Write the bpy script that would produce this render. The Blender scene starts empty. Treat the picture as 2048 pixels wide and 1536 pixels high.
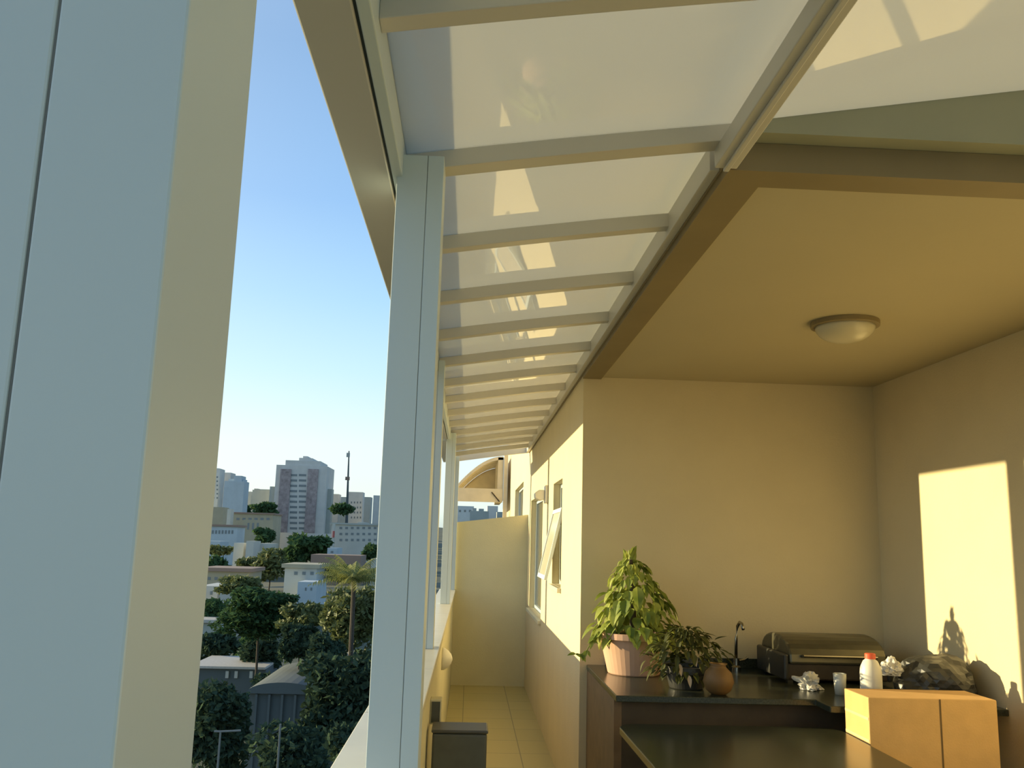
import bpy, bmesh, math, random
from mathutils import Vector, Matrix, noise
random.seed(7)
PI = math.pi
S = bpy.context.scene
COL = S.collection

# ---------------------------------------------------------------- camera
F_PX, CX, CY = 1771.0, 1024.0, 768.0
def nrm(v): return Vector(v).normalized()
_U = nrm((276, -9918, F_PX))
_F = nrm((-86, 314, F_PX)); _F = (_F - _U * _F.dot(_U)).normalized()
_R = _F.cross(_U)
if _R.x < 0: _R = -_R
CAM = Vector((0, 0, 1.6))
RIGHT = Vector((_R.x, _F.x, _U.x)); DOWN = Vector((_R.y, _F.y, _U.y)); FWD = Vector((_R.z, _F.z, _U.z))
cd = bpy.data.cameras.new('camera'); cam = bpy.data.objects.new('camera', cd); COL.objects.link(cam)
m = Matrix.Identity(4)
for i in range(3):
    m[i][0] = RIGHT[i]; m[i][1] = -DOWN[i]; m[i][2] = -FWD[i]; m[i][3] = CAM[i]
cam.matrix_world = m
cd.sensor_width = 36; cd.lens = F_PX / 2048 * 36; cd.clip_start = 0.02; cd.clip_end = 5000
S.camera = cam

# ---------------------------------------------------------------- exposure, sun, sky
S.view_settings.view_transform = 'Standard'; S.view_settings.look = 'None'
S.view_settings.exposure = 0.0; S.view_settings.gamma = 1; S.view_settings.use_curve_mapping = False
SUN = Vector((-1, .285, .163)).normalized()
sl = bpy.data.lights.new('sun', 'SUN'); sl.energy = 8.5; sl.color = (1, .83, .46); sl.angle = math.radians(.6)
so = bpy.data.objects.new('sun', sl); COL.objects.link(so)
so.rotation_euler = SUN.to_track_quat('Z', 'Y').to_euler(); so.location = (-6, 2, 5)

W = bpy.data.worlds.new('sky'); S.world = W; W.use_nodes = True
nt = W.node_tree; nt.nodes.clear(); N = nt.nodes.new; L = nt.links.new
wo = N('ShaderNodeOutputWorld'); bg = N('ShaderNodeBackground'); tc = N('ShaderNodeTexCoord')
sx = N('ShaderNodeSeparateXYZ'); rp = N('ShaderNodeValToRGB')
L(tc.outputs['Generated'], sx.inputs[0]); L(sx.outputs['Z'], rp.inputs[0])
cr = rp.color_ramp
stops = [(0.0, (.50, .62, .62)), (.03, (.84, .97, .88)), (.10, (.80, .99, 1.04)), (.18, (.55, .86, 1.05)), (.26, (.38, .70, 1.02)),
         (.36, (.24, .52, .92)), (.50, (.18, .41, .76)), (.7, (.22, .39, .68)), (1.0, (.20, .36, .66))]
while len(cr.elements) < len(stops): cr.elements.new(.5)
for e, (p, c) in zip(cr.elements, stops): e.position = p; e.color = (*c, 1)
dp = N('ShaderNodeVectorMath'); dp.operation = 'DOT_PRODUCT'; L(tc.outputs['Generated'], dp.inputs[0]); dp.inputs[1].default_value = SUN
mr = N('ShaderNodeMapRange'); mr.inputs[1].default_value = -1; mr.inputs[2].default_value = 1; L(dp.outputs['Value'], mr.inputs[0])
mr.inputs[3].default_value = 0; mr.inputs[4].default_value = 1
pw = N('ShaderNodeMath'); pw.operation = 'POWER'; L(mr.outputs[0], pw.inputs[0]); pw.inputs[1].default_value = 5
gl = N('ShaderNodeMix'); gl.data_type = 'RGBA'; gl.blend_type = 'ADD'; L(pw.outputs[0], gl.inputs[0])
L(rp.outputs[0], gl.inputs[6]); gl.inputs[7].default_value = (.55, .42, .20, 1)
# the half of the sky away from the sun is dimmer
dm = N('ShaderNodeMapRange'); L(dp.outputs['Value'], dm.inputs[0]); dm.inputs[1].default_value = -1; dm.inputs[2].default_value = .2
dm.inputs[3].default_value = .85; dm.inputs[4].default_value = 1.0
ml = N('ShaderNodeMix'); ml.data_type = 'RGBA'; ml.blend_type = 'MULTIPLY'; ml.inputs[0].default_value = 1
L(gl.outputs[2], ml.inputs[6]); L(dm.outputs[0], ml.inputs[7])
L(ml.outputs[2], bg.inputs[0]); bg.inputs[1].default_value = 1.0; L(bg.outputs[0], wo.inputs[0])

# ---------------------------------------------------------------- pixel <-> world (true distances only)
def ray(x, y): 
    a, b = x - CX, y - CY
    return (RIGHT * a + DOWN * b + FWD * F_PX).normalized()
def onY(x, y, Y): d = ray(x, y); return CAM + d * (Y / d.y)
def onX(x, y, X): d = ray(x, y); return CAM + d * (X / d.x)

# ---------------------------------------------------------------- materials
MATS = {}
def mat(name, col, rough=.7, var=.08, scale=6, bump=.0, bscale=60, spec=.5, metal=0, col2=None, detail=4):
    if name in MATS: return MATS[name]
    M = bpy.data.materials.new(name); M.use_nodes = True
    n = M.node_tree.nodes; l = M.node_tree.links; b = n['Principled BSDF']
    tcn = n.new('ShaderNodeTexCoord'); nz = n.new('ShaderNodeTexNoise'); nz.inputs['Scale'].default_value = scale; nz.inputs['Detail'].default_value = detail
    l.new(tcn.outputs['Object'], nz.inputs['Vector'])
    r = n.new('ShaderNodeValToRGB'); r.color_ramp.elements[0].position = .3; r.color_ramp.elements[1].position = .7
    c2 = col2 or tuple(min(1, c * (1 + var)) for c in col); c1 = col if col2 else tuple(c * (1 - var) for c in col)
    r.color_ramp.elements[0].color = (*c1, 1); r.color_ramp.elements[1].color = (*c2, 1)
    l.new(nz.outputs['Fac'], r.inputs[0]); l.new(r.outputs[0], b.inputs['Base Color'])
    b.inputs['Roughness'].default_value = rough; b.inputs['Metallic'].default_value = metal
    b.inputs['Specular IOR Level'].default_value = spec
    if bump:
        n2 = n.new('ShaderNodeTexNoise'); n2.inputs['Scale'].default_value = bscale; l.new(tcn.outputs['Object'], n2.inputs['Vector'])
        bp = n.new('ShaderNodeBump'); bp.inputs['Strength'].default_value = bump; bp.inputs['Distance'].default_value = .01
        l.new(n2.outputs['Fac'], bp.inputs['Height']); l.new(bp.outputs[0], b.inputs['Normal'])
    MATS[name] = M; return M

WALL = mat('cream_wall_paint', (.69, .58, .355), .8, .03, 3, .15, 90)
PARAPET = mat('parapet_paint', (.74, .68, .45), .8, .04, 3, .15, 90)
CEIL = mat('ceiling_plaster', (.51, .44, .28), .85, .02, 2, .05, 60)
ALU = mat('white_aluminium', (.58, .66, .67), .38, .02, 2)
ALUG = mat('glossy_aluminium', (.55, .54, .50), .22, .02, 2)
RAILM = mat('canopy_rib_paint', (.60, .57, .50), .4, .02, 2)
SEAM = mat('grey_joint_sealant', (.16, .17, .16), .7)
GAPM = mat('black_gap_strip', (.01, .02, .015), .6)
TRIM = mat('brown_trim_paint', (.26, .20, .10), .6, .06, 4)
SOFF = mat('grey_green_paint', (.36, .36, .26), .7, .05, 4)
GRAN = mat('dark_granite', (.035, .04, .025), .22, .4, 120)
DARKW = mat('dark_cabinet', (.05, .035, .02), .6, .2, 10)
BROWNW = mat('brown_side_board', (.16, .10, .05), .6, .15, 12)
WHITEP = mat('white_plastic', (.72, .70, .62), .35)
BAG = mat('thin_white_plastic', (.62, .60, .54), .3, .05, 20)
BLACKP = mat('black_plastic', (.035, .035, .03), .38, .2, 20)
CARD = mat('cardboard', (.66, .40, .15), .8, .06, 12, .1, 150)
TERRA = mat('pink_clay_pot', (.62, .38, .26), .6, .05, 10)
CLAY = mat('ochre_clay', (.17, .09, .025), .6, .15, 12)
SOIL = mat('potting_soil', (.03, .02, .012), .95, .3, 60, .4, 80)
CHROME = mat('dull_chrome', (.35, .33, .28), .25, .05, 5, metal=1)
REDP = mat('red_cap_plastic', (.75, .12, .05), .4)
GREYB = mat('grey_bin_plastic', (.09, .095, .08), .5, .1, 20)
STEEL = mat('grill_steel', (.12, .11, .07), .35, .08, 15, metal=.5)
GLASSM = bpy.data.materials.new('window_glass'); GLASSM.use_nodes = True
_b = GLASSM.node_tree.nodes['Principled BSDF']; _b.inputs['Base Color'].default_value = (.10, .10, .08, 1); _b.inputs['Roughness'].default_value = .08
OPAL = bpy.data.materials.new('clear_plastic'); OPAL.use_nodes = True
_b = OPAL.node_tree.nodes['Principled BSDF']; _b.inputs['Base Color'].default_value = (.9, .9, .8, 1); _b.inputs['Roughness'].default_value = .15; _b.inputs['Transmission Weight'].default_value = .35
SASHG = mat('frosted_glass', (.62, .55, .42), .15, .02, 4)

def marble():
    M = mat('pale_marble', (.66, .62, .47), .35, .05, 5); return M
MARB = marble()

def tile_floor():
    M = bpy.data.materials.new('olive_floor_tile'); M.use_nodes = True
    n = M.node_tree.nodes; l = M.node_tree.links; b = n['Principled BSDF']
    t = n.new('ShaderNodeTexCoord'); br = n.new('ShaderNodeTexBrick'); br.offset = 0; br.squash = 1
    br.inputs['Scale'].default_value = 1; br.inputs['Brick Width'].default_value = .45; br.inputs['Row Height'].default_value = .45
    br.inputs['Mortar Size'].default_value = .004
    br.inputs['Color1'].default_value = (.56, .47, .20, 1); br.inputs['Color2'].default_value = (.52, .44, .18, 1); br.inputs['Mortar'].default_value = (.28, .24, .12, 1)
    l.new(t.outputs['Object'], br.inputs['Vector']); l.new(br.outputs['Color'], b.inputs['Base Color']); b.inputs['Roughness'].default_value = .5
    return M
FLOOR = tile_floor()

def panel_mat():
    M = bpy.data.materials.new('opal_canopy_sheet'); M.use_nodes = True
    n = M.node_tree.nodes; l = M.node_tree.links; n.remove(n['Principled BSDF']); out = n['Material Output']
    d = n.new('ShaderNodeBsdfDiffuse'); d.inputs[0].default_value = (.78, .72, .52, 1)
    t = n.new('ShaderNodeBsdfTranslucent'); t.inputs[0].default_value = (.92, .89, .78, 1)
    m1 = n.new('ShaderNodeMixShader'); m1.inputs[0].default_value = .8; l.new(d.outputs[0], m1.inputs[1]); l.new(t.outputs[0], m1.inputs[2])
    g = n.new('ShaderNodeBsdfGlossy'); g.inputs['Roughness'].default_value = .03; g.inputs[0].default_value = (1, 1, 1, 1)
    fr = n.new('ShaderNodeFresnel'); fr.inputs[0].default_value = 1.5
    nz = n.new('ShaderNodeTexNoise'); nz.inputs['Scale'].default_value = 3; tcn = n.new('ShaderNodeTexCoord'); l.new(tcn.outputs['Object'], nz.inputs['Vector'])
    bp = n.new('ShaderNodeBump'); bp.inputs['Strength'].default_value = .02; bp.inputs['Distance'].default_value = .02; l.new(nz.outputs['Fac'], bp.inputs['Height'])
    l.new(bp.outputs[0], g.inputs['Normal'])
    m2 = n.new('ShaderNodeMixShader'); l.new(fr.outputs[0], m2.inputs[0]); l.new(m1.outputs[0], m2.inputs[1]); l.new(g.outputs[0], m2.inputs[2])
    l.new(m2.outputs[0], out.inputs[0]); return M
PANEL = panel_mat()

def leaf_mat(name, c, c2, tr=.3):
    M = bpy.data.materials.new(name); M.use_nodes = True
    n = M.node_tree.nodes; l = M.node_tree.links; b = n['Principled BSDF']; out = n['Material Output']
    t = n.new('ShaderNodeTexCoord'); nz = n.new('ShaderNodeTexNoise'); nz.inputs['Scale'].default_value = 9; l.new(t.outputs['Object'], nz.inputs['Vector'])
    r = n.new('ShaderNodeValToRGB'); r.color_ramp.elements[0].position = .35; r.color_ramp.elements[1].position = .65
    r.color_ramp.elements[0].color = (*c, 1); r.color_ramp.elements[1].color = (*c2, 1)
    l.new(nz.outputs['Fac'], r.inputs[0]); l.new(r.outputs[0], b.inputs['Base Color']); b.inputs['Roughness'].default_value = .6 if tr >= .25 else .9; b.inputs['Specular IOR Level'].default_value = .3 if tr >= .25 else 0
    tl = n.new('ShaderNodeBsdfTranslucent'); l.new(r.outputs[0], tl.inputs[0])
    mx = n.new('ShaderNodeMixShader'); mx.inputs[0].default_value = tr; l.new(b.outputs[0], mx.inputs[1]); l.new(tl.outputs[0], mx.inputs[2]); l.new(mx.outputs[0], out.inputs[0])
    return M
LEAF = leaf_mat('pothos_leaf', (.14, .20, .03), (.42, .46, .10))
LEAF2 = leaf_mat('dark_houseplant_leaf', (.05, .06, .015), (.12, .12, .03))
TREE1 = leaf_mat('dark_tree_leaf', (.035, .075, .045), (.10, .17, .06), .2)  # town leaf greens are lifted to imitate haze in the colour
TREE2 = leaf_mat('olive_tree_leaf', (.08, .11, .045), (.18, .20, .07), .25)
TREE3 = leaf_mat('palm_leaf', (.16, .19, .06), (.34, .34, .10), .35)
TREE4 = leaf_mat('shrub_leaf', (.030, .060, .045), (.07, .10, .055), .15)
BARK = mat('bark', (.07, .055, .04), .9, .2, 8)

# ---------------------------------------------------------------- mesh helpers
def box(bm, x0, x1, y0, y1, z0, z1):
    vs = [bm.verts.new(p) for p in ((x0,y0,z0),(x1,y0,z0),(x1,y1,z0),(x0,y1,z0),(x0,y0,z1),(x1,y0,z1),(x1,y1,z1),(x0,y1,z1))]
    for f in ((0,3,2,1),(4,5,6,7),(0,1,5,4),(1,2,6,5),(2,3,7,6),(3,0,4,7)): bm.faces.new([vs[i] for i in f])
def BX(*a):
    bm = bmesh.new(); box(bm, *a); return bm
def prism(bm, poly, axis, a, b):
    """poly in the plane normal to axis; axis 'x': (y,z), 'y': (x,z), 'z': (x,y)"""
    def P(u, v, w): return {'x': (w, u, v), 'y': (u, w, v), 'z': (u, v, w)}[axis]
    A = [bm.verts.new(P(u, v, a)) for u, v in poly]; B = [bm.verts.new(P(u, v, b)) for u, v in poly]
    n = len(poly); bm.faces.new(A); bm.faces.new(B[::-1])
    for i in range(n): bm.faces.new((A[i], B[i], B[(i+1) % n], A[(i+1) % n]))
def lathe(bm, prof, n=32, c=(0,0,0), cap=True):
    rings = []
    for r, z in prof:
        rings.append([bm.verts.new((c[0] + r*math.cos(2*PI*k/n), c[1] + r*math.sin(2*PI*k/n), c[2] + z)) for k in range(n)])
    for a, b in zip(rings, rings[1:]):
        for k in range(n): bm.faces.new((a[k], a[(k+1)%n], b[(k+1)%n], b[k]))
    if cap: bm.faces.new(rings[0][::-1]); bm.faces.new(rings[-1])
def tube(bm, pts, r, n=8, r2=None):
    pts = [Vector(p) for p in pts]; rings = []
    for i, p in enumerate(pts):
        d = (pts[min(i+1, len(pts)-1)] - pts[max(i-1, 0)]).normalized()
        a = d.orthogonal().normalized() if abs(d.z) > .99 else d.cross(Vector((0,0,1))).normalized(); b = d.cross(a)
        rr = r if r2 is None else r + (r2 - r) * i / (len(pts) - 1)
        rings.append([bm.verts.new(p + a*rr*math.cos(2*PI*k/n) + b*rr*math.sin(2*PI*k/n)) for k in range(n)])
    for a, b in zip(rings, rings[1:]):
        for k in range(n): bm.faces.new((a[k], a[(k+1)%n], b[(k+1)%n], b[k]))
    bm.faces.new(rings[0][::-1]); bm.faces.new(rings[-1])
def obj(name, bm, m, parent=None, smooth=False, bevel=0, kind=None):
    bmesh.ops.recalc_face_normals(bm, faces=bm.faces)
    me = bpy.data.meshes.new(name); bm.to_mesh(me); bm.free(); me.materials.append(m)
    if smooth:
        for p in me.polygons: p.use_smooth = True
    o = bpy.data.objects.new(name, me); COL.objects.link(o)
    if parent:
        o.parent = parent; par = parent; off = Vector()
        while par: off += par.location; par = par.parent
        me.transform(Matrix.Translation(-off))
    if bevel:
        md = o.modifiers.new('bevel', 'BEVEL'); md.width = bevel; md.segments = 2; md.limit_method = 'ANGLE'
    if kind: o['kind'] = kind
    return o
def struct(name, bm, m, **k):
    return obj(name, bm, m, kind='structure', **k)
GROUPS = {'canopy_post': 'metal posts along the parapet', 'tree': 'trees in the town', 'building': 'buildings of the town', 'house': 'houses of the town', 'plastic_bag': 'crumpled plastic bags on the counter'}
def thing(name, label, cat, loc=(0,0,0), group=None):
    o = bpy.data.objects.new(name, None); COL.objects.link(o); o.location = loc; o.empty_display_size = .1
    o['label'] = label; o['category'] = cat
    group = group or GROUPS.get(name)
    if group: o['group'] = group
    return o
def tag(o, label, cat, group=None, kind=None):
    o['label'] = label; o['category'] = cat
    if group: o['group'] = group
    if kind: o['kind'] = kind
    return o

# ================================================================= SETTING
def zb(X):
    u = X + .1
    if X <= .68: return 2.56 + .165*u - .02*u*u
    return 2.6768 + .17*(X - .68)
XW, XR, YB = .68, 2.522, 5.42          # corridor wall, recess right wall, recess back wall
YP = 10.42                              # partition at the end of the corridor
struct('floor', BX(-.149, 6, -6, 16, -.2, 0), FLOOR)
# parapet
struct('wall_left', BX(-.305, -.15, -6, 16, -14, 1.02), PARAPET)
y = -6.0; k = 0
lp = bpy.data.objects.new('trim_1', None); COL.objects.link(lp); lp['kind'] = 'structure'
while y < 10.4:
    y1 = min(y + 1.0, 10.42)
    obj('cap_slab', BX(-.317, -.133, y + .0015, y1 - .0015, 1.02, 1.05), MARB, lp, bevel=.003); y = y1
# corridor wall with window openings (x from XW to XW+.15)
def wall_with_holes(name, x0, x1, ya, yb, z0, z1, holes, m):
    bm = bmesh.new(); ys = sorted({ya, yb, *[h[0] for h in holes], *[h[1] for h in holes]})
    for a, b in zip(ys, ys[1:]):
        hs = [h for h in holes if h[0] <= a and h[1] >= b]; zc = z0
        for h in sorted(hs, key=lambda q: q[2]):
            box(bm, x0, x1, a, b, zc, h[2]); zc = h[3]
        box(bm, x0, x1, a, b, zc, z1)
    bmesh.ops.remove_doubles(bm, verts=bm.verts, dist=1e-5)
    return struct(name, bm, m)
HOLES = [(6.6, 7.3, 1.28, 2.08), (8.35, 9.95, .90, 2.06), (11.5, 13.6, 1.2, 2.38)]
wall_with_holes('wall_corridor', XW, XW + .15, YB, 16.6, 0, 3.4, HOLES, WALL)
struct('wall_back', BX(XW + .15, XR + .15, YB, YB + .15, 0, 3.4), WALL)
struct('wall_right', BX(XR, XR + .15, 1.2, YB, 0, 3.4), WALL)
struct('wall_rear', BX(-.15, 6, -6.15, -6, 0, 1.05), PARAPET)
# room behind the windows closes the openings
struct('wall_inner', BX(XW + .9, XW + 1.0, YB + .15, 16.6, 0, 3.2), WALL)
# partition across the corridor's end
bm = bmesh.new(); prism(bm, [(-.15, 0), (XW, 0), (XW, 1.92), (-.15, 1.81)], 'y', YP, YP + .14); struct('wall_end', bm, PARAPET)
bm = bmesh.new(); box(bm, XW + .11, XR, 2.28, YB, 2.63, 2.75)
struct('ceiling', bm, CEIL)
# brown edge beam: along the corridor and across the recess mouth
bm = bmesh.new(); box(bm, XW - .005, XW + .11, 2.25, YB + .0, 2.618, 2.70); box(bm, XW + .11, XR, 2.25, 2.36, 2.618, 2.70)
struct('trim_2', bm, TRIM)
bm = bmesh.new(); box(bm, XW - .012, XW + .006, 2.24, YP, 2.642, 2.665)
struct('trim_3', bm, TRIM, bevel=.003)
bm = bmesh.new(); prism(bm, [(XW + .02, 2.701), (XR, 2.701), (XR, zb(XR) + .055), (1.52, zb(1.52) + .055), (XW + .02, zb(.7) + .055)], 'y', 2.188, 2.36)
struct('trim_4', bm, SOFF)          # infill wall over the beam
struct('trim_5', BX(XW + .0, XW + .12, 2.361, YB, 2.701, 2.93), SOFF)

# ---- windows in the corridor wall
def window(name, y0, y1, z0, z1, mull, sash=False):
    w = bpy.data.objects.new(name, None); COL.objects.link(w); w['kind'] = 'structure'; w.location = (XW + .08, (y0 + y1)/2, z0)
    bm = bmesh.new(); t = .035; xa, xb = XW + .06, XW + .10
    box(bm, xa, xb, y0, y1, z0, z0 + t); box(bm, xa, xb, y0, y1, z1 - t, z1)
    for yy in [y0 + t/2, y1 - t/2] + mull: box(bm, xa - .002, xb + .002, yy - t/2, yy + t/2, z0, z1)
    obj('window_frame', bm, ALU, w)
    obj('pane', BX(XW + .075, XW + .081, y0 + t, y1 - t, z0 + t, z1 - t), GLASSM, w)
    bm = bmesh.new(); box(bm, XW - .03, XW + .06, y0 - .03, y1 + .03, z0 - .035, z0 - .001)
    obj('window_sill', bm, MARB, w, bevel=.004)
    return w
w2 = window('window_1', 6.6, 7.3, 1.28, 2.08, [])
# tilted awning sash, hinged at mid height, bottom pushed out over the corridor
bm = bmesh.new(); zt, zb_, xo = 1.86, 1.33, XW - .10
def sl_(yA, yB, u0, u1, th, off):
    P = []
    for u in (u0, u1):
        x = XW + .02 + (xo - XW - .02) * u; z = zt + (zb_ - zt) * u
        P.append((x, z))
    nx, nz_ = (zb_ - zt), -(xo - XW - .02); ln = math.hypot(nx, nz_); nx, nz_ = nx/ln, nz_/ln
    poly = [(P[0][0] + nx*off, P[0][1] + nz_*off), (P[1][0] + nx*off, P[1][1] + nz_*off), (P[1][0] + nx*(off+th), P[1][1] + nz_*(off+th)), (P[0][0] + nx*(off+th), P[0][1] + nz_*(off+th))]
    return poly
sash = bpy.data.objects.new('sash', None); COL.objects.link(sash); sash.parent = w2
prism(bm, sl_(0, 0, 0, 1, .022, 0), 'y', 6.62, 6.65); prism(bm, sl_(0, 0, 0, 1, .022, 0), 'y', 7.25, 7.28)
prism(bm, sl_(0, 0, 0, .06, .022, 0), 'y', 6.65, 7.25); prism(bm, sl_(0, 0, .94, 1, .022, 0), 'y', 6.65, 7.25)
obj('sash_frame', bm, ALU, sash)
bm = bmesh.new(); prism(bm, sl_(0, 0, .06, .94, .006, .008), 'y', 6.65, 7.25); obj('sash_pane', bm, SASHG, sash)
window('window_2', 8.35, 9.95, .90, 2.06, [9.0])
window('window_3', 11.5, 13.6, 1.2, 2.38, [12.5])

# ================================================================= CANOPY
def strip(bm, xs, y0, y1, dz0, dz1):
    """ribbon of box section following the roof curve across x"""
    rows = []
    for X in xs: rows.append([bm.verts.new(p) for p in ((X,y0,zb(X)+dz0),(X,y1,zb(X)+dz0),(X,y1,zb(X)+dz1),(X,y0,zb(X)+dz1))])
    for a, b in zip(rows, rows[1:]):
        for k in range(4): bm.faces.new((a[k], a[(k+1)%4], b[(k+1)%4], b[k]))
    bm.faces.new(rows[0][::-1]); bm.faces.new(rows[-1])
xs_c = [-.2 + .88*i/14 for i in range(15)]
xs_w = xs_c + [.68 + (XR - .70 - .0)*i/10 for i in range(1, 11)]
can = thing('veranda_canopy', 'long curved canopy of opal sheets on pale metal ribs above the narrow corridor', 'canopy', (0, 2.25, 2.6))
RY = [1.50 + .665*i for i in range(-8, 1)] + [2.187 + .655*i for i in range(0, 13)]
for i, yy in enumerate(RY):
    bm = bmesh.new(); wide = .065 if abs(yy - 2.187) < .01 else .05
    h0 = 0
    strip(bm, xs_w if yy < 2.1 else xs_c[:-1] + [.665], yy, yy + wide, h0, .048)
    obj('rib', bm, RAILM, can, bevel=.002)
for a, b in zip(RY, RY[1:]):
    bm = bmesh.new(); strip(bm, xs_w if b < 2.3 else xs_c, a + .0005, b, .049, .053)
    obj('roof_panel', bm, PANEL, can, smooth=False)
obj('gutter', BX(-.335, -.232, -3.7, YP + .0, 2.50, 2.64), ALUG, can, bevel=.004)
obj('dark_gap', BX(-.232, -.226, -3.7, YP, 2.505, 2.62), GAPM, can)  # black strip paints the dark gap between gutter and rail
obj('eaves_rail', BX(-.226, -.2, -3.7, YP, 2.50, 2.638), ALU, can, bevel=.003)
obj('wall_rail', BX(XW - .04, XW - .012, 2.32, YP, 2.645, zb(XW) + .045), RAILM, can, bevel=.002)
bm = bmesh.new(); box(bm, .632, .694, -3.7, 2.245, 2.618, 2.672); box(bm, .655, .671, -3.7, 2.245, 2.608, 2.618)
obj('long_beam', bm, RAILM, can, bevel=.003)
bm = bmesh.new(); strip(bm, xs_c[:-1] + [.665], YP - .01, YP + .04, -.03, .055); obj('end_rib', bm, RAILM, can)

# posts
def post(x0, x1, y0, y1, z0, label, seam=.35):
    t = thing('canopy_post', label, 'post', ((x0+x1)/2, (y0+y1)/2, z0))
    xs = x1 - (x1 - x0)*seam; g = .0006
    obj('profile', BX(xs + g, x1, y0, y1, z0, 2.56), ALU, t, bevel=.0015)
    obj('profile', BX(x0, xs - g, y0, y1, z0, 2.56), ALU, t, bevel=.0015)
    obj('joint', BX(xs - g, xs + g, y0 + .001, y1 - .001, z0, 2.56), SEAM, t)
post(-.285, -.15, .413, .532, 1.05, 'very near wide grey-blue metal post filling the left edge of the view', .475)
post(-.214, -.097, 2.12, 2.245, 1.05, 'tall grey metal post on the marble cap where the widest rib begins')
post(-.262, -.165, 4.72, 4.84, 1.05, 'slim metal post mostly hidden behind the tall grey post')
post(-.235, -.150, 8.0, 8.12, 1.05, 'thin pale metal post farther along the marble cap, beside the partition')
post(-.262, -.145, 10.28, 10.40, 1.05, 'farthest metal post standing at the corner of the end partition')

# ================================================================= RECESS CONTENTS
# ceiling light
lt = thing('ceiling_light', 'round dome ceiling light with a dark rim on the recess ceiling', 'light', (1.68, 3.86, 2.63))
bm = bmesh.new(); lathe(bm, [(.15, 0), (.15, -.02), (.135, -.022)], 40, (1.68, 3.86, 2.629)); obj('rim', bm, TRIM, lt, smooth=False)
bm = bmesh.new(); lathe(bm, [(.131 * math.cos(a), -.02 - .075*math.sin(a)) for a in [i*PI/2/10 for i in range(10)]] + [(.004, -.095)], 40, (1.68, 3.86, 2.629))
obj('glass_dome', bm, mat('opal_glass', (.62, .56, .40), .25, .02), lt, smooth=True)
# sconce by the window
sc = thing('wall_sconce', 'small cream wall light sticking out between the two corridor windows', 'lamp', (XW, 7.85, 2.02))
bm = bmesh.new(); box(bm, XW - .03, XW - .001, 7.77, 7.93, 1.945, 2.10); obj('back_plate', bm, WHITEP, sc, bevel=.008)
bm = bmesh.new(); prism(bm, [(XW - .03, 2.06), (XW - .03, 1.975), (XW - .07, 1.965), (XW - .115, 1.985), (XW - .12, 2.03), (XW - .08, 2.06)], 'y', 7.80, 7.92); obj('lamp_head', bm, WHITEP, sc, bevel=.01)

# L-shaped counter
ct = thing('granite_counter', 'dark granite L-shaped counter along the recess back wall carrying the plants and grill', 'counter', (1.6, 4.9, 0))
bm = bmesh.new(); prism(bm, [(.72, 4.35), (1.68, 4.35), (1.68, 4.18), (XR - .002, 4.18), (XR - .002, YB - .002), (.72, YB - .002)], 'z', .87, .90); obj('countertop', bm, GRAN, ct, bevel=.004)
obj('backsplash', BX(.83, XR - .01, YB - .022, YB - .002, .901, .955), GRAN, ct)
obj('cabinet', BX(.76, XR - .01, 4.42, YB - .01, 0, .869), DARKW, ct)
obj('side_panel', BX(.722, .759, 4.42, YB - .01, 0, .869), BROWNW, ct)
# table
tb = thing('dark_table', 'dark round-cornered table in front of the granite counter', 'table', (1.22, 3.6, 0))
bm = bmesh.new(); pl = []
for cx_, cy_, a0 in ((1.62, 4.12, 0), (.80, 4.12, PI/2), (.97, 3.3, PI), (1.45, 3.3, 1.5*PI)):
    r = .1 if cy_ > 4 else .26
    for k in range(9): a = a0 + PI/2*k/8; pl.append((cx_ + r*math.cos(a), cy_ + r*math.sin(a)))
prism(bm, pl, 'z', .77, .80); obj('tabletop', bm, GRAN, tb, bevel=.004)
for px_, py_ in ((.88, 3.3), (1.6, 3.3), (.88, 4.1), (1.6, 4.1)): obj('leg', BX(px_ - .03, px_ + .03, py_ - .03, py_ + .03, 0, .77), DARKW, tb)

# leaves
def leaf(bm, p, d, up, L_, w, curl=.25):
    d = Vector(d).normalized(); s = d.cross(Vector(up)).normalized(); n_ = s.cross(d).normalized()
    prof = [(0, .12), (.12, .75), (.35, 1), (.6, .78), (.82, .38), (1, 0)]
    mid = []; lf = []; rt = []
    for t, ww in prof:
        c = Vector(p) + d*L_*t - n_*L_*curl*t*t
        mid.append(bm.verts.new(c)); lf.append(bm.verts.new(c + s*w*ww*.5 + n_*w*.18*ww)); rt.append(bm.verts.new(c - s*w*ww*.5 + n_*w*.18*ww))
    for i in range(len(prof) - 1):
        bm.faces.new((mid[i], mid[i+1], lf[i+1], lf[i])); bm.faces.new((mid[i], rt[i], rt[i+1], mid[i+1]))
def rnd(a, b): return random.uniform(a, b)
def pot(t, c, r0, r1, h, m, rim=.02):
    bm = bmesh.new()
    lathe(bm, [(r0*.96, 0), (r0, .006), (r1 - .012, h - .035), (r1 + rim*.4, h - .033), (r1 + rim*.5, h), (r1 - .012, h), (r1 - .02, h - .03), (.01, h - .031)], 40, c)
    po = obj('pot', bm, m, t, smooth=False, bevel=.002)
    bm = bmesh.new(); lathe(bm, [(r1 - .022, h - .03), (.6*r1, h - .018), (.01, h - .012)], 24, c); obj('soil', bm, SOIL, po)
PX, PY = .94, 5.09
p1 = thing('pothos_plant', 'tall leafy green climbing plant in a pink clay pot at the left of the counter', 'plant', (PX, PY, .9))
pot(p1, (PX, PY, .9), .145, .20, .225, TERRA)
bm = bmesh.new(); tube(bm, [(PX, PY, 1.08), (PX - .01, PY, 1.35), (PX - .02, PY, 1.52)], .022, 8, .012); obj('support_pole', bm, BARK, p1)
bm = bmesh.new()
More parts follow.
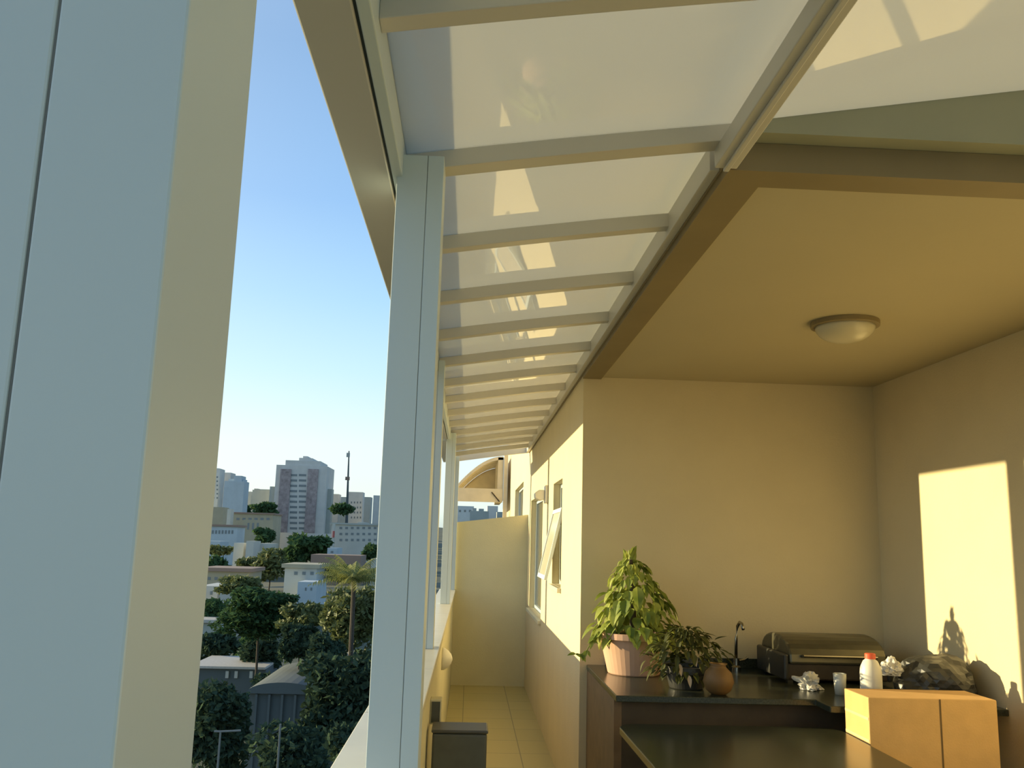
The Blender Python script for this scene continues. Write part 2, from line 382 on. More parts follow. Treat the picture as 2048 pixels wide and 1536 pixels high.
for i in range(330):
    h = random.random()**1.15; z = 1.10 + .43*h
    rmax = .20*(1 - h)**.75 + .035; a = rnd(0, 2*PI); r = rmax*rnd(.55, 1.08)
    p = (PX + .02 - .04*h + r*math.cos(a)*1.05, PY + r*math.sin(a), z)
    out = Vector((math.cos(a), math.sin(a), -rnd(.3, 1.4))) ; ln = rnd(.045, .085) * (1.25 if h < .6 else .9)
    leaf(bm, p, out, (0, 0, 1), ln, ln*.68, rnd(.1, .5))
for i in range(9):
    a = rnd(0, 6.28); leaf(bm, (PX - .025 + .015*math.cos(a), PY, 1.50 + .05*random.random()), (.5*math.cos(a), .5*math.sin(a), 1.2), (math.sin(a), 1, .1), .06, .03, .1)
for p_, s_ in (((PX - .02, PY - .2, 1.38), .115), ((PX - .14, PY - .13, 1.23), .08), ((PX + .03, PY - .2, 1.25), .08), ((PX - .06, PY - .22, 1.17), .08)):
    leaf(bm, p_, (.05, -.25, -1), (0, -1, .2), s_, s_*.55, .1)
obj('foliage', bm, LEAF, p1)
bm = bmesh.new(); vine = [(PX - .16, PY - .08, 1.115), (PX - .215, PY - .1, 1.13), (PX - .25, PY - .11, 1.08), (PX - .28, PY - .12, 1.03), (PX - .31, PY - .12, 1.01), (PX - .34, PY - .12, 1.012)]
tube(bm, vine, .003, 6)
for i, p in enumerate(vine[1:]): leaf(bm, p, (rnd(-1, .3), -.3, rnd(-.6, .4)), (0, -.6, 1), .05, .026, .2); leaf(bm, p, (rnd(-.3, 1), -.3, rnd(-.9, 0)), (0, -.6, 1), .04, .022, .2)
obj('trailing_vine', bm, LEAF, p1)
# darker plant beside it
QX, QY = 1.12, 4.62
p2 = thing('bushy_plant', 'low dark bushy potted plant just right of the pink clay pot', 'plant', (QX, QY, .9))
pot(p2, (QX, QY, .9), .085, .115, .11, BLACKP, .01)
bm = bmesh.new()
for i in range(330):
    a = rnd(0, 2*PI); h = random.random(); r = (.06 + .16*math.sin(PI*min(1, h*.9 + .15)))*rnd(.4, 1.05)
    leaf(bm, (QX + r*math.cos(a)*1.0, QY + r*math.sin(a)*.7, .96 + .24*h), (math.cos(a), math.sin(a), rnd(-1, .6)), (0, 0, 1), rnd(.04, .075), rnd(.02, .035), rnd(.1, .6))
obj('foliage', bm, LEAF2, p2)
bm = bmesh.new()
for p_ in ((QX - .06, QY - .12, 1.03), (QX + .01, QY - .14, 1.08), (QX - .02, QY - .14, .98)): leaf(bm, p_, (.1, -.2, -1), (0, -1, .2), .06, .022, .05)
obj('dry_leaves', bm, mat('dry_leaf', (.55, .42, .28), .6), p2)
# clay vase
v = bmesh.new(); lathe(v, [(.035, 0), (.06, .02), (.075, .06), (.065, .10), (.04, .125), (.035, .135), (.045, .145), (.03, .14), (.01, .12)], 32, (1.235, 4.44, .901))
vz = tag(obj('clay_vase', v, CLAY, smooth=True), 'small ochre clay vase on the counter right of the dark bushy plant', 'vase')

# tap
tp = thing('tap', 'thin dark tap rising at the back of the counter', 'tap', (1.58, 5.3, .9))
bm = bmesh.new(); lathe(bm, [(.028, 0), (.028, .02), (.018, .03), (.018, .07)], 20, (1.58, 5.3, .9)); obj('tap_base', bm, CHROME, tp)
bm = bmesh.new(); tube(bm, [(1.58, 5.3, .965), (1.583, 5.3, 1.08), (1.592, 5.3, 1.15), (1.60, 5.28, 1.175), (1.60, 5.24, 1.17), (1.60, 5.215, 1.14)], .009, 10); obj('spout', bm, CHROME, tp, smooth=True)
bm = bmesh.new(); tube(bm, [(1.60, 5.3, .955), (1.63, 5.3, .962), (1.65, 5.3, .975)], .008, 8); obj('handle', bm, CHROME, tp)

# counter-top grill
g = thing('countertop_grill', 'wide metal grill with a rounded lid on the counter before the back wall', 'grill', (2.0, 5.05, .9))
bm = bmesh.new(); prism(bm, [(4.86, .915), (5.3, .915), (5.3, 1.0), (4.86, 1.0)], 'x', 1.72, 2.28); obj('firebox', bm, DARKW, g, bevel=.01)
prof = [(4.84, 1.0)] + [(5.08 - .24*math.cos(a), 1.0 + .14*math.sin(a)**.7) for a in [PI*i/14 for i in range(1, 14)]] + [(5.32, 1.0)]
bm = bmesh.new(); prism(bm, prof, 'x', 1.735, 2.265); obj('lid', bm, STEEL, g, bevel=.012)
bm = bmesh.new(); tube(bm, [(1.80, 4.85, 1.04), (1.80, 4.815, 1.045), (2.20, 4.815, 1.045), (2.20, 4.85, 1.04)], .008, 8); obj('lid_handle', bm, CHROME, g)
for sx_ in (1.705, 2.27): obj('side_end', BX(sx_, sx_ + .028, 4.85, 5.31, .915, 1.05), BLACKP, g, bevel=.01)
for fx in (1.75, 2.22):
    for fy in (4.9, 5.26): obj('foot', BX(fx - .015, fx + .015, fy - .015, fy + .015, .90, .915), BLACKP, g)

# bottle
bt = thing('plastic_bottle', 'whitish plastic bottle with a red cap standing behind the cardboard box', 'bottle', (1.93, 4.3, .9))
bm = bmesh.new(); lathe(bm, [(.046, 0), (.05, .008), (.05, .13), (.047, .16), (.033, .19), (.022, .198), (.022, .203)], 32, (1.93, 4.3, .90)); obj('bottle_body', bm, WHITEP, bt, smooth=True)
bm = bmesh.new(); lathe(bm, [(.025, 0), (.025, .022), (.021, .025)], 24, (1.93, 4.3, 1.1)); obj('cap', bm, REDP, bt)
# glass
bm = bmesh.new(); lathe(bm, [(.026, 0), (.032, .10), (.029, .10), (.024, .006), (.004, .005)], 28, (1.87, 4.52, .9)); tag(obj('drinking_glass', bm, OPAL, smooth=True), 'cloudy tumbler on the counter just left of the red-capped bottle', 'glass')
# crumpled bags
def crumple(name, c, s, m, amp, fr, seed, label, cat, knot=None, flat=True):
    bm = bmesh.new(); bmesh.ops.create_icosphere(bm, subdivisions=4, radius=1)
    for v_ in bm.verts:
        d = v_.co.normalized(); n1 = noise.noise(d*fr + Vector((seed, 0, 0))); n2 = abs(noise.noise(d*fr*2.7 + Vector((0, seed, 0))))
        r = 1 + amp*n1 - amp*.8*n2
        if knot and d.z > .85: r += knot*(d.z - .85)/.15
        p = Vector((d.x*s[0]*r, d.y*s[1]*r, d.z*s[2]*r))
        if flat: p.z = max(p.z, -s[2]*.55)
        v_.co = p + Vector(c) + Vector((0, 0, s[2]*.55))
    return tag(obj(name, bm, m, smooth=False), label, cat, GROUPS.get(name))
crumple('plastic_bag', (1.76, 4.66, .902), (.07, .06, .05), BAG, .7, 1.7, 3, 'crumpled white plastic bag on the counter left of the tumbler', 'bag')
crumple('plastic_bag', (2.07, 4.24, .902), (.10, .045, .028), BAG, .8, 1.9, 9, 'flat crumpled white plastic bag right of the bottle behind the cardboard box', 'bag')
crumple('rubbish_bag', (2.31, 4.44, .902), (.205, .19, .135), BLACKP, .22, 1.2, 5, 'bulging black rubbish bag behind the cardboard box near the right wall', 'bag')
crumple('plastic_bag', (2.09, 4.42, 1.01), (.055, .045, .045), BAG, .5, 1.8, 14, 'small knotted white plastic bag perched on the left of the black rubbish bag', 'bag', knot=.6)
# cardboard box on a stool
cb = thing('cardboard_box', 'large brown cardboard box with tape in front of the right wall', 'box', (2.02, 3.99, .52))
obj('carton', BX(1.735, 2.30, 3.90, 4.15, .52, .985), CARD, cb, bevel=.004)
bm = bmesh.new(); box(bm, 2.045, 2.052, 3.8985, 3.8995, .52, .984); obj('seam', bm, mat('seam_shadow_gap', (.16, .10, .04), .9), cb)
TAPE = mat('glossy_parcel_tape', (.62, .50, .30), .2)
bm = bmesh.new()
for zz in (.70, .80, .89): box(bm, 1.7335, 1.7348, 3.905, 4.145, zz, zz + .012)
obj('tape', bm, TAPE, cb)
st = thing('stool', 'dark wooden stool underneath the cardboard box', 'stool', (2.02, 4.02, 0))
obj('seat', BX(1.78, 2.26, 3.88, 4.15, .48, .52), DARKW, st, bevel=.005)
for px_ in (1.82, 2.22):
    for py_ in (3.92, 4.11): obj('leg', BX(px_ - .018, px_ + .018, py_ - .018, py_ + .018, 0, .48), DARKW, st)

# things in the corridor
bn = thing('grey_bin', 'dark grey upright bin against the parapet at the bottom of the view', 'bin', (-.01, 4.0, 0))
bm = bmesh.new(); box(bm, -.125, .105, 3.93, 4.10, 0, .80); obj('bin_body', bm, GREYB, bn, bevel=.01)
bm = bmesh.new(); box(bm, -.13, .11, 3.925, 4.105, .801, .815); obj('bin_lid', bm, mat('darker_bin_lid', (.07, .07, .06), .5), bn, bevel=.008)
bl = thing('bulkhead_lamp', 'small round dome lamp on the inner face of the parapet', 'lamp', (-.15, 6.0, .84))
bm = bmesh.new(); lathe(bm, [(.07, 0), (.07, .015), (.055, .04), (.03, .062), (.004, .07)], 24); bmesh.ops.rotate(bm, verts=bm.verts, matrix=Matrix.Rotation(PI/2, 3, 'Y')); bmesh.ops.translate(bm, verts=bm.verts, vec=(-.15, 6.0, .84)); obj('dome', bm, WHITEP, bl, smooth=True)
ob = thing('outlet_box', 'small grey electrical box on the parapet above the dark bin', 'electrical box', (-.15, 4.28, .775))
obj('box_body', BX(-.15, -.098, 4.24, 4.32, .775, .885), PARAPET, ob, bevel=.004); obj('cover', BX(-.143, -.105, 4.234, 4.2395, .785, .875), GREYB, ob)

# ================================================================= NEIGHBOUR'S VERANDA
nc = thing('neighbour_canopy', 'arched beige canopy over the next terrace beyond the end partition', 'canopy', (.2, 15.5, 2.3))
def arcz(X): 
    t = max(0, min(1, (X + .30)/.85)); return 2.46 + .60*math.sin(t*PI/2)**.9
NB = mat('neighbour_canopy_paint', (.66, .56, .38), .5)
for j, yy in enumerate([15.45 + .28*i for i in range(7)]):
    bm = bmesh.new(); rows = []
    for i in range(13):
        X = -.30 + .85*i/12; rows.append([bm.verts.new(p) for p in ((X, yy, arcz(X) - .05), (X, yy + .05, arcz(X) - .05), (X, yy + .05, arcz(X)), (X, yy, arcz(X)))])
    for a, b in zip(rows, rows[1:]):
        for k in range(4): bm.faces.new((a[k], a[(k+1)%4], b[(k+1)%4], b[k]))
    bm.faces.new(rows[0][::-1]); bm.faces.new(rows[-1]); obj('rib', bm, NB, nc)
bm = bmesh.new(); rows = []
for i in range(13):
    X = -.30 + .85*i/12; rows.append([bm.verts.new(p) for p in ((X, 15.45, arcz(X) + .001), (X, 17.3, arcz(X) + .001), (X, 17.3, arcz(X) + .008), (X, 15.45, arcz(X) + .008))])
for a, b in zip(rows, rows[1:]):
    for k in range(4): bm.faces.new((a[k], a[(k+1)%4], b[(k+1)%4], b[k]))
bm.faces.new(rows[0][::-1]); bm.faces.new(rows[-1]); obj('roof_panel', bm, PANEL, nc)
bm = bmesh.new(); prism(bm, [(-.29, 2.42)] + [(-.30 + .85*i/12 + (.01 if i == 0 else 0), arcz(-.30 + .85*i/12) - .055) for i in range(13)] + [(.55, 2.42)], 'y', 17.18, 17.22); obj('gable_panel', bm, NB, nc)
obj('tie_beam', BX(-.30, .55, 15.40, 15.45, 2.27, 2.50), NB, nc)
obj('eaves_beam', BX(-.32, -.25, 15.45, 17.3, 2.30, 2.46), NB, nc)
obj('wall_beam', BX(.46, .56, 15.45, 17.3, 2.30, 3.05), NB, nc)
obj('post', BX(.565, .63, 15.40, 15.5, 0, 3.1), NB, nc); obj('post', BX(-.30, -.22, 15.4, 15.5, 1.05, 2.27), NB, nc)
bm = bmesh.new(); tube(bm, [(.36, 15.37, 2.44), (.5, 15.37, 2.28)], .012, 6); obj('brace', bm, DARKW, nc)

# ================================================================= THE TOWN
TP = [(0, -14), (60, -14), (90, -12), (150, -9), (250, -6), (400, -2), (600, 7), (800, 11), (1600, 11)]
def terr(Y):
    for (a, za), (b, zb_2) in zip(TP, TP[1:]):
        if Y <= b: return za + (zb_2 - za)*(Y - a)/(b - a)
    return 11
bm = bmesh.new(); rows = []
YS = [2.0, 20, 40, 60, 75, 90, 120, 150, 200, 250, 320, 400, 500, 600, 700, 800, 1100, 1600]
XSg = [-900, -500, -300, -200, -120, -80, -50, -30, -15, -.4, 20, 60, 150, 400]
for Y in YS: rows.append([bm.verts.new((X, Y, terr(Y) + (noise.noise(Vector((X*.01, Y*.01, 0)))*4 if Y > 100 else 0))) for X in XSg])
for a, b in zip(rows, rows[1:]):
    for i in range(len(XSg) - 1): bm.faces.new((a[i], a[i+1], b[i+1], b[i]))
struct('hillside', bm, mat('hillside_scrub', (.06, .08, .05), .95, .4, .05, col2=(.12, .12, .08)))
bm = bmesh.new(); box(bm, -900, -.4, -200, 1.9, -14.2, -14); struct('town_ground', bm, mat('street_ground', (.12, .12, .10), .9))

FW = mat('town_window_glass', (.18, .21, .22), .3, .1)
def fac(n_, c): return mat('facade_' + n_, c, .85, .06, .3)  # town facade colours are lightened in place of distance haze
FC = {'grey': fac('grey', (.62, .60, .55)), 'blue': fac('blue', (.48, .54, .56)), 'pale': fac('pale', (.52, .51, .45)), 'white': fac('white', (.56, .55, .48)),
      'tan': fac('tan', (.40, .36, .25)), 'rust': fac('rust', (.30, .21, .16)), 'dim': fac('dim', (.40, .42, .38)), 'dark': fac('dark', (.10, .12, .12))}
def house(x0, x1, yt, D, col, label, wins=(), name='building', cat='building', depth=None, roof=None, extra=()):
    A = onY(x0, yt, D); B = onY(x1, yt, D); zt_ = (A.z + B.z)/2; w = B.x - A.x; dep = depth or max(8, min(18, w)); zg = terr(D) - 3
    t = thing(name, label, cat, ((A.x + B.x)/2, D, terr(D)))
    obj('wall', BX(A.x, B.x, D, D + dep, zg, zt_), FC[col], t)
    for q_, (u0, u1, v) in enumerate(extra):
        a = onY(u0, v, D); b = onY(u1, v, D); obj('roof_block', BX(a.x, b.x, D + .5 + 1.2*q_, D + dep - .5 - .4*q_, zt_ - .5, a.z), FC[col], t)
    if roof:
        obj('roof', BX(A.x - .4, B.x + .4, D - .4, D + dep + .4, zt_, zt_ + .5), FC[roof], t)
    for (wx0, wx1, nc_, wy0, wy1, nr, wf, hf) in wins:
        for i in range(nc_):
            for j in range(nr):
                sx0 = wx0 + (wx1 - wx0)*(i + .5 - wf/2)/nc_; sx1 = wx0 + (wx1 - wx0)*(i + .5 + wf/2)/nc_
                sy0 = wy0 + (wy1 - wy0)*(j + .5 - hf/2)/nr; sy1 = wy0 + (wy1 - wy0)*(j + .5 + hf/2)/nr
                a = onY(sx0, sy0, D); b = onY(sx1, sy1, D); obj('window', BX(a.x, b.x, D - .05, D + .1, b.z, a.z), FW, t)
    return t
tw = house(553, 655, 931, 420, 'grey', 'tall apartment tower with stepped roof rising above the town', [(578, 614, 2, 945, 1062, 11, .8, .45)], 'apartment_tower', 'tower', 22, extra=((571, 641, 920), (597, 624, 915), (604, 613, 911)))
for u in (562, 617):
    a = onY(u, 938, 420); b = onY(u + 12, 1066, 420); obj('balcony_column', BX(a.x, b.x, 419.2, 420.05, b.z, a.z), mat('balcony_red', (.34, .28, .27), .8, .3, .6), tw)
house(419, 440, 937, 380, 'grey', 'grey high-rise at the left end of the skyline beside the near post', [(424, 438, 2, 950, 1000, 6, .4, .4)], extra=((424, 438, 936),))
house(440, 462, 945, 392, 'grey', 'stepped grey high-rise behind the leftmost skyline block')
house(449, 489, 962, 372, 'blue', 'bluish rounded high-rise with a small rooftop tank, left skyline', extra=((468, 483, 951), (455, 486, 957)))
house(489, 503, 983, 450, 'pale', 'small pale block between the bluish high-rise and lower row')
house(505, 545, 980, 440, 'dim', 'low dark block left of the apartment tower', extra=((508, 516, 977), (520, 540, 978)))
house(540, 552.5, 973, 421, 'dim', 'narrow grey block touching the left side of the apartment tower', depth=6)
house(655.5, 664, 978, 425, 'dim', 'narrow grey block touching the right side of the apartment tower', depth=6)
house(660, 678, 988, 452, 'grey', 'small grey block just left of the thin mast')
house(680, 700, 994, 480, 'dim', 'low dim block at the foot of the thin mast')
house(697, 726, 984, 450, 'grey', 'flat-roofed grey block right of the thin mast', [(700, 724, 4, 1000, 1040, 4, .4, .4)])
house(722, 742, 994, 476, 'dim', 'dim block second from the right on the skyline')
house(747, 775, 991, 440, 'grey', 'grey block touching the tall grey post on the skyline')
ms = thing('radio_mast', 'thin tall radio mast against the pale sky', 'mast', onY(693, 1050, 430))
bm = bmesh.new(); a = onY(693, 1050, 430); b = onY(698, 902, 430); tube(bm, [a, (a + b)/2, b], .75, 6, .3); obj('pole', bm, FC['dark'], ms)
bm = bmesh.new(); c_ = onY(697, 910, 430); box(bm, c_.x - .9, c_.x + .6, 429.5, 430.5, c_.z - 1, c_.z + 1); obj('antenna', bm, FC['dim'], ms)
bm = bmesh.new(); c_ = onY(695, 957, 430); box(bm, c_.x - 1, c_.x + 1, 429.5, 430.5, c_.z - .8, c_.z + .8); obj('platform', bm, FC['rust'], ms)
# middle distance
house(663, 762, 1050, 260, 'pale', 'pale apartment block with three rows of windows right of the tower', [(676, 756, 7, 1050, 1086, 3, .45, .4)], roof='dim', extra=((715, 728, 1044),))
sg = house(665, 670, 1047, 255, 'white', 'narrow white and red advertising pylon beside the pale apartment block', name='pylon', cat='pylon', depth=1)
a = onY(666, 1062, 254.9); b = onY(669, 1075, 254.9); obj('red_panel', BX(a.x, b.x, 254.7, 255, b.z, a.z), mat('sign_red', (.45, .12, .10), .6), sg)
house(412, 475, 1053, 240, 'blue', 'bluish flat building with dark window bands at left', [(416, 468, 8, 1058, 1070, 1, .5, .6)], roof='rust')
house(408, 440, 1082, 215, 'blue', 'lower bluish wing with two dark bands in front of the bluish building', [(411, 438, 1, 1086, 1106, 2, .9, .35)])
house(416, 447, 1014, 340, 'tan', 'tan low block under the leftmost high-rise')
house(455, 462, 1018, 300, 'white', 'slim white tower below the left skyline', depth=4)
house(462, 546, 1028, 310, 'tan', 'long tan building with a rusty roof left of the apartment tower', [(470, 542, 6, 1034, 1042, 1, .5, .6)], roof='rust')
house(487, 546, 1040, 285, 'tan', 'tan warehouse in front of the long tan building', [(492, 520, 3, 1045, 1060, 1, .3, .9)])
house(540, 662, 1066, 330, 'grey', 'wide low podium at the foot of the apartment tower')
house(468, 488, 1086, 185, 'white', 'small white block left of the sunlit white wall edge', depth=6)
house(493, 508, 1082, 182, 'white', 'narrow white block with a bright edge in the middle of the town', depth=6)
house(514, 541, 1087, 188, 'white', 'pale square block behind the olive tree', depth=8)
house(655, 674, 1096, 190, 'blue', 'tiny bluish house right of the round dark tree', [(660, 668, 1, 1101, 1107, 1, .6, .7)])
house(622, 722, 1110, 172, 'rust', 'rust-brown walled building right of the round dark tree', depth=9)
house(742, 760, 1118, 150, 'pale', 'pale house fragment touching the tall grey post')
house(570, 634, 1136, 122, 'pale', 'pale stepped house with two windows behind the big dark tree', [(584, 632, 3, 1141, 1152, 1, .4, .6)], roof='tan')
house(596, 634, 1164, 116, 'blue', 'lower bluish storey of the stepped house behind the big dark tree', [(606, 628, 2, 1172, 1184, 1, .25, .5)])
house(405, 498, 1143, 130, 'tan', 'row of tan low houses with patchy roofs at the left', [(412, 492, 6, 1152, 1162, 1, .4, .6)], roof='rust')
house(398, 436, 1172, 112, 'pale', 'pale low house below the tan row beside the near post', [(402, 430, 2, 1180, 1192, 1, .3, .6)])
house(440, 470, 1182, 108, 'pale', 'pale shed roofed house partly behind the big dark tree')
# near roofs
ROOFL = mat('pale_roof_sheet', (.50, .46, .40), .7)  # one even pale colour for the near roof sheets
house(380, 440, 1246, 92, 'dim', 'small dark house with a pale flat roof beside the near post', name='house', cat='house', depth=5)
a = onY(380, 1238, 92); b = onY(440, 1246, 92); tag(obj('roof_sheet', BX(a.x, b.x, 91.6, 95, b.z + .02, a.z), ROOFL), 'pale flat roof sheet over the small dark house', 'roof')
wr = house(380, 532, 1337, 74, 'dark', 'long dark shed with a thin bright roof edge in the foreground town', name='shed', cat='shed', depth=6)
a = onY(380, 1334, 74); b = onY(532, 1338, 74); obj('roof_edge', BX(a.x, b.x, 73.6, 80, b.z, a.z + .15), ROOFL, wr)
for u in (470, 500, 452): a = onY(u, 1342, 73.9); b = onY(u + 5, 1356, 73.9); obj('pillar', BX(a.x, b.x, 73.8, 74, b.z, a.z), FC['pale'], wr)
# barrel shed
bs = thing('barrel_roof_shed', 'grey shed with a rounded barrel roof low in the town', 'shed', onY(565, 1400, 60))
A = onY(492, 1380, 60); B = onY(640, 1380, 60); rr = (B.x - A.x)/2; cxx = (A.x + B.x)/2; zt_ = A.z
bm = bmesh.new(); prism(bm, [(cxx + rr*math.cos(a), zt_ - .2 + rr*.30*math.sin(a)) for a in [PI*i/16 for i in range(17)]], 'y', 60, 70); obj('barrel_roof', bm, FC['dark'], bs)
obj('wall', BX(A.x + .2, B.x - .2, 60.3, 69.7, -14, zt_ - .2), FC['dark'], bs)
for i in range(5): u = A.x + .6 + i*(B.x - A.x - 1.4)/4; obj('pillar', BX(u, u + .14, 60.05, 60.25, -14, zt_ - .25), FC['dark'], bs)
POLE = mat('weathered_pole_steel', (.16, .18, .18), .7)
rs = thing('sloping_roof', 'pale sloping roof sheets behind the barrel-roofed shed', 'roof', onY(590, 1345, 78))
bm = bmesh.new()
for (p, q, D) in (((560, 1358), (672, 1330), 76), ((566, 1322), (580, 1296), 84)):
    a = onY(*p, D); b = onY(*q, D); vs = [a, b, b + Vector((.6, 5, .6)), a + Vector((.6, 5, .6))]
    V = [bm.verts.new(x_) for x_ in vs] + [bm.verts.new(x_ + Vector((0, 0, -.35))) for x_ in vs]
    for f in ((0,1,2,3),(7,6,5,4),(0,4,5,1),(1,5,6,2),(2,6,7,3),(3,7,4,0)): bm.faces.new([V[i] for i in f])
obj('roof_sheet', bm, ROOFL, rs)
obj('wall', BX(onY(566, 1340, 78).x, onY(650, 1340, 78).x, 78, 82, -14, onY(600, 1352, 78).z), FC['dim'], rs)
for (u, v, D, lb) in ((441, 1463, 38, 'thin street lamp with a side arm at the bottom left of the town'), (561, 1448, 40, 'thin bare pole in front of the barrel-roofed shed')):
    p = onY(u, v, D); t = thing('street_lamp' if u < 500 else 'utility_pole', lb, 'lamp' if u < 500 else 'pole', (p.x, p.y, -14))
    bm = bmesh.new(); tube(bm, [(p.x, D, -14), p], .06, 6, .045); obj('pole', bm, POLE, t)
    if u < 500:
        bm = bmesh.new(); tube(bm, [p, p + Vector((.8, 0, .05))], .04, 6); tube(bm, [p, p - Vector((.25, 0, 0))], .04, 6); obj('arm', bm, POLE, t)

# ---- trees
def tree(name, x0, x1, yt, yb_, D, m, label, n=1500, ls=.5, lobes=14, trunk=True, layered=False):
    A = onY(x0, yt, D); B = onY(x1, yb_, D); w = (B.x - A.x)/2; h = (A.z - B.z)/2; c = Vector(((A.x + B.x)/2, D, (A.z + B.z)/2))
    zg = terr(D) - .2; t = thing(name, label, 'tree', (c.x, D, zg))
    bm = bmesh.new(); lb = []
    for i in range(lobes):
        a = rnd(0, 2*PI); e = rnd(-1, 1); r = rnd(.2, .62)
        lb.append((Vector((w*r*math.cos(a), w*r*.9*math.sin(a), h*.62*e)), rnd(.30, .5)))
    for i in range(n):
        o_, s_ = random.choice(lb); d = Vector((random.gauss(0, 1), random.gauss(0, 1), random.gauss(0, 1))).normalized(); r = rnd(.65, 1.05)
        fz = .42 if layered else .8
        p = c + o_ + Vector((d.x*w*s_*r*1.1, d.y*w*s_*r*1.1, d.z*h*s_*r*fz*1.2))
        q = Vector((random.gauss(0, 1), random.gauss(0, 1), random.gauss(0, 1) + (2 if layered else .5))).normalized(); u = q.orthogonal().normalized(); v_ = q.cross(u); L_ = ls*rnd(.6, 1.3)
        k = rnd(0, 6.3); u, v_ = u*math.cos(k) + v_*math.sin(k), v_*math.cos(k) - u*math.sin(k)
        bm.faces.new([bm.verts.new(x_) for x_ in (p - u*L_, p - v_*L_*.45, p + u*L_, p + v_*L_*.45)])
    obj('crown', bm, m, t)
    if not trunk: return t
    bm = bmesh.new(); tube(bm, [(c.x, D, zg), (c.x + w*.05, D, (zg + c.z)/2), (c.x, D, c.z + h*.3)], max(.12, w*.04), 8, w*.02)
    for i in range(5):
        a = i*1.3; tube(bm, [(c.x, D, c.z - h*.5), (c.x + w*.5*math.cos(a), D + w*.5*math.sin(a), c.z + h*.1*math.sin(i))], w*.03, 5, w*.01)
    obj('trunk', bm, BARK, t); return t
tree('tropical_tree', 438, 598, 1150, 1292, 72, TREE1, 'big dark layered tree in the lower middle of the town', 11000, .27, 34, layered=True)
tree('tree', 562, 664, 1066, 1135, 200, TREE1, 'round dark tree in front of the apartment tower', 2600, .8, 16)
tree('tree', 500, 580, 1092, 1168, 150, TREE2, 'olive-green tree left of the round dark tree', 1800, .55)
tree('tree', 402, 468, 1108, 1150, 165, TREE1, 'dark tree below the bluish wing by the near post', 1200, .6)
tree('tree', 470, 530, 1112, 1150, 158, TREE2, 'low olive tree in front of the small white blocks', 1200, .5)
tree('tree', 507, 548, 1056, 1088, 230, TREE1, 'small dark tree beside the tower podium', 900, .7)
tree('tree', 720, 762, 1088, 1122, 185, TREE1, 'dark tree next to the rust-brown building', 900, .6)
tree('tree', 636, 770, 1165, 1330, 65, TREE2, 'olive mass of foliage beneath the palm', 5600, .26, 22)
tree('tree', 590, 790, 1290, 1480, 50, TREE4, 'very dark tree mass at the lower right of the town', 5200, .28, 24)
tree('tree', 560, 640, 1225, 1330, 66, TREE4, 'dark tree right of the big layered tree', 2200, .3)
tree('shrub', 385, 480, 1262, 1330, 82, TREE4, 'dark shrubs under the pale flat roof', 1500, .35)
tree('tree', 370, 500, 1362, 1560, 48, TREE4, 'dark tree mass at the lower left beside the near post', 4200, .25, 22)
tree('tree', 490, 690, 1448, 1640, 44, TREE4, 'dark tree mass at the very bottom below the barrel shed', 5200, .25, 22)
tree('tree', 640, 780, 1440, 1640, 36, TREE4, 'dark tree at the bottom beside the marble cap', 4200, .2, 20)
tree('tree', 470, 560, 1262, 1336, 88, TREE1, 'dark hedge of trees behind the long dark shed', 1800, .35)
for (a_, b_, t_, D_) in ((655, 712, 1005, 400), (500, 560, 1004, 400), (470, 500, 1006, 410)):
    tree('tree', a_, b_, t_, t_ + 26, D_, TREE1, {655: 'dark trees right of the apartment tower on the hill', 500: 'dark trees on the hill left of the tower', 470: 'dark trees under the bluish high-rise'}[a_], 900, 1.2, trunk=False)
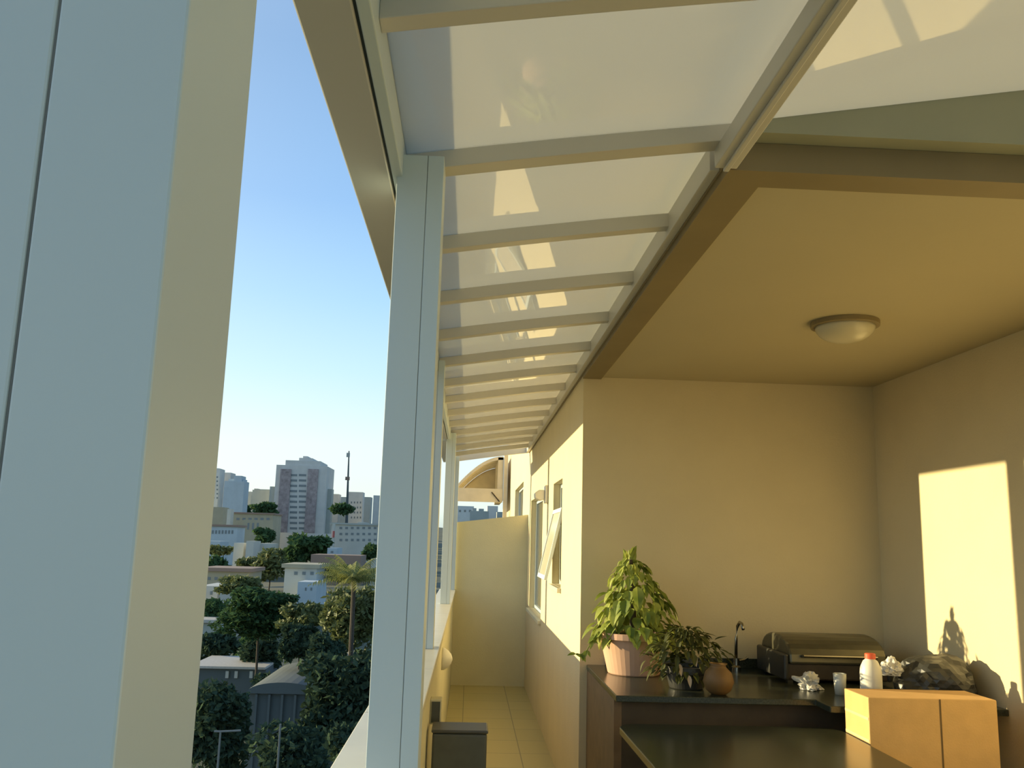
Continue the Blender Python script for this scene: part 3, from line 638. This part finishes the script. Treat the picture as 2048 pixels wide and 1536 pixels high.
for a_ in ((560, 660, 1200, 1262, 68, TREE2, 'olive tree in front of the stepped pale house', 1800, .3), (470, 575, 1275, 1345, 78, TREE4, 'dark bushes under the big layered tree', 2600, .3),
           (400, 450, 1196, 1244, 96, TREE1, 'dark tree above the pale flat roof', 1200, .35), (600, 700, 1262, 1345, 58, TREE4, 'dark tree below the palm', 2800, .26),
           (500, 600, 1345, 1400, 70, TREE4, 'dark foliage between the two foreground sheds', 1500, .28), (410, 470, 1090, 1112, 190, TREE2, 'olive trees behind the bluish wing', 900, .5),
           (655, 735, 1128, 1165, 130, TREE1, 'dark tree row in front of the rust-brown building', 1800, .42), (425, 520, 1150, 1190, 100, TREE2, 'olive foliage above the big layered tree', 2000, .36)):
    tree('tree', *a_, trunk=False)
# palm
pm = thing('palm_tree', 'yellowish palm tree close to the tall grey post', 'tree', (onY(712, 1200, 60).x, 60, -14))
c = onY(708, 1160, 60)
bm = bmesh.new(); tube(bm, [(c.x + .2, 60, -14), (c.x + .1, 60, -8), c], .2, 8, .14); obj('trunk', bm, BARK, pm)
for i in range(26):
    a = i*2.4; el = rnd(.1, 1.4); L_ = rnd(2.3, 3.3); bm = bmesh.new(); prev = None; pts = []
    for k in range(11):
        t_ = k/10; pts.append(c + Vector((math.cos(a)*L_*t_*math.cos(el*.7), math.sin(a)*L_*t_*math.cos(el*.7), L_*math.sin(el)*t_ - 1.5*t_*t_)))
    for k in range(1, 11):
        p = pts[k]; d = (pts[k] - pts[k-1]).normalized(); s_ = d.cross(Vector((0, 0, 1))).normalized(); wl = .95*math.sin(PI*min(1, k/11 + .12))
        for sg_ in (-1, 1):
            q = p + s_*sg_*wl*.7 + Vector((0, 0, -wl*.6)) + d*.15
            bm.faces.new([bm.verts.new(x_) for x_ in (p, p + d*.10, q)])
            q2 = p - d*.12; bm.faces.new([bm.verts.new(x_) for x_ in (q2, q2 + d*.10, q - d*.16)])
    obj('frond', bm, TREE3, pm)
# through the gap above the partition
house(905, 948, 1012, 320, 'blue', 'bluish house seen through the gap above the end partition', [(915, 945, 3, 1018, 1026, 1, .4, .6)], name='house', cat='house')
house(940, 978, 1022, 300, 'dim', 'dark gabled house in the gap above the end partition', name='house', cat='house', extra=((945, 953, 1016), (958, 968, 1017)))
house(975, 996, 1012, 330, 'grey', 'small grey tower block in the gap above the end partition')
house(994, 1020, 1024, 310, 'dim', 'dim low block at the right of the gap above the end partition')
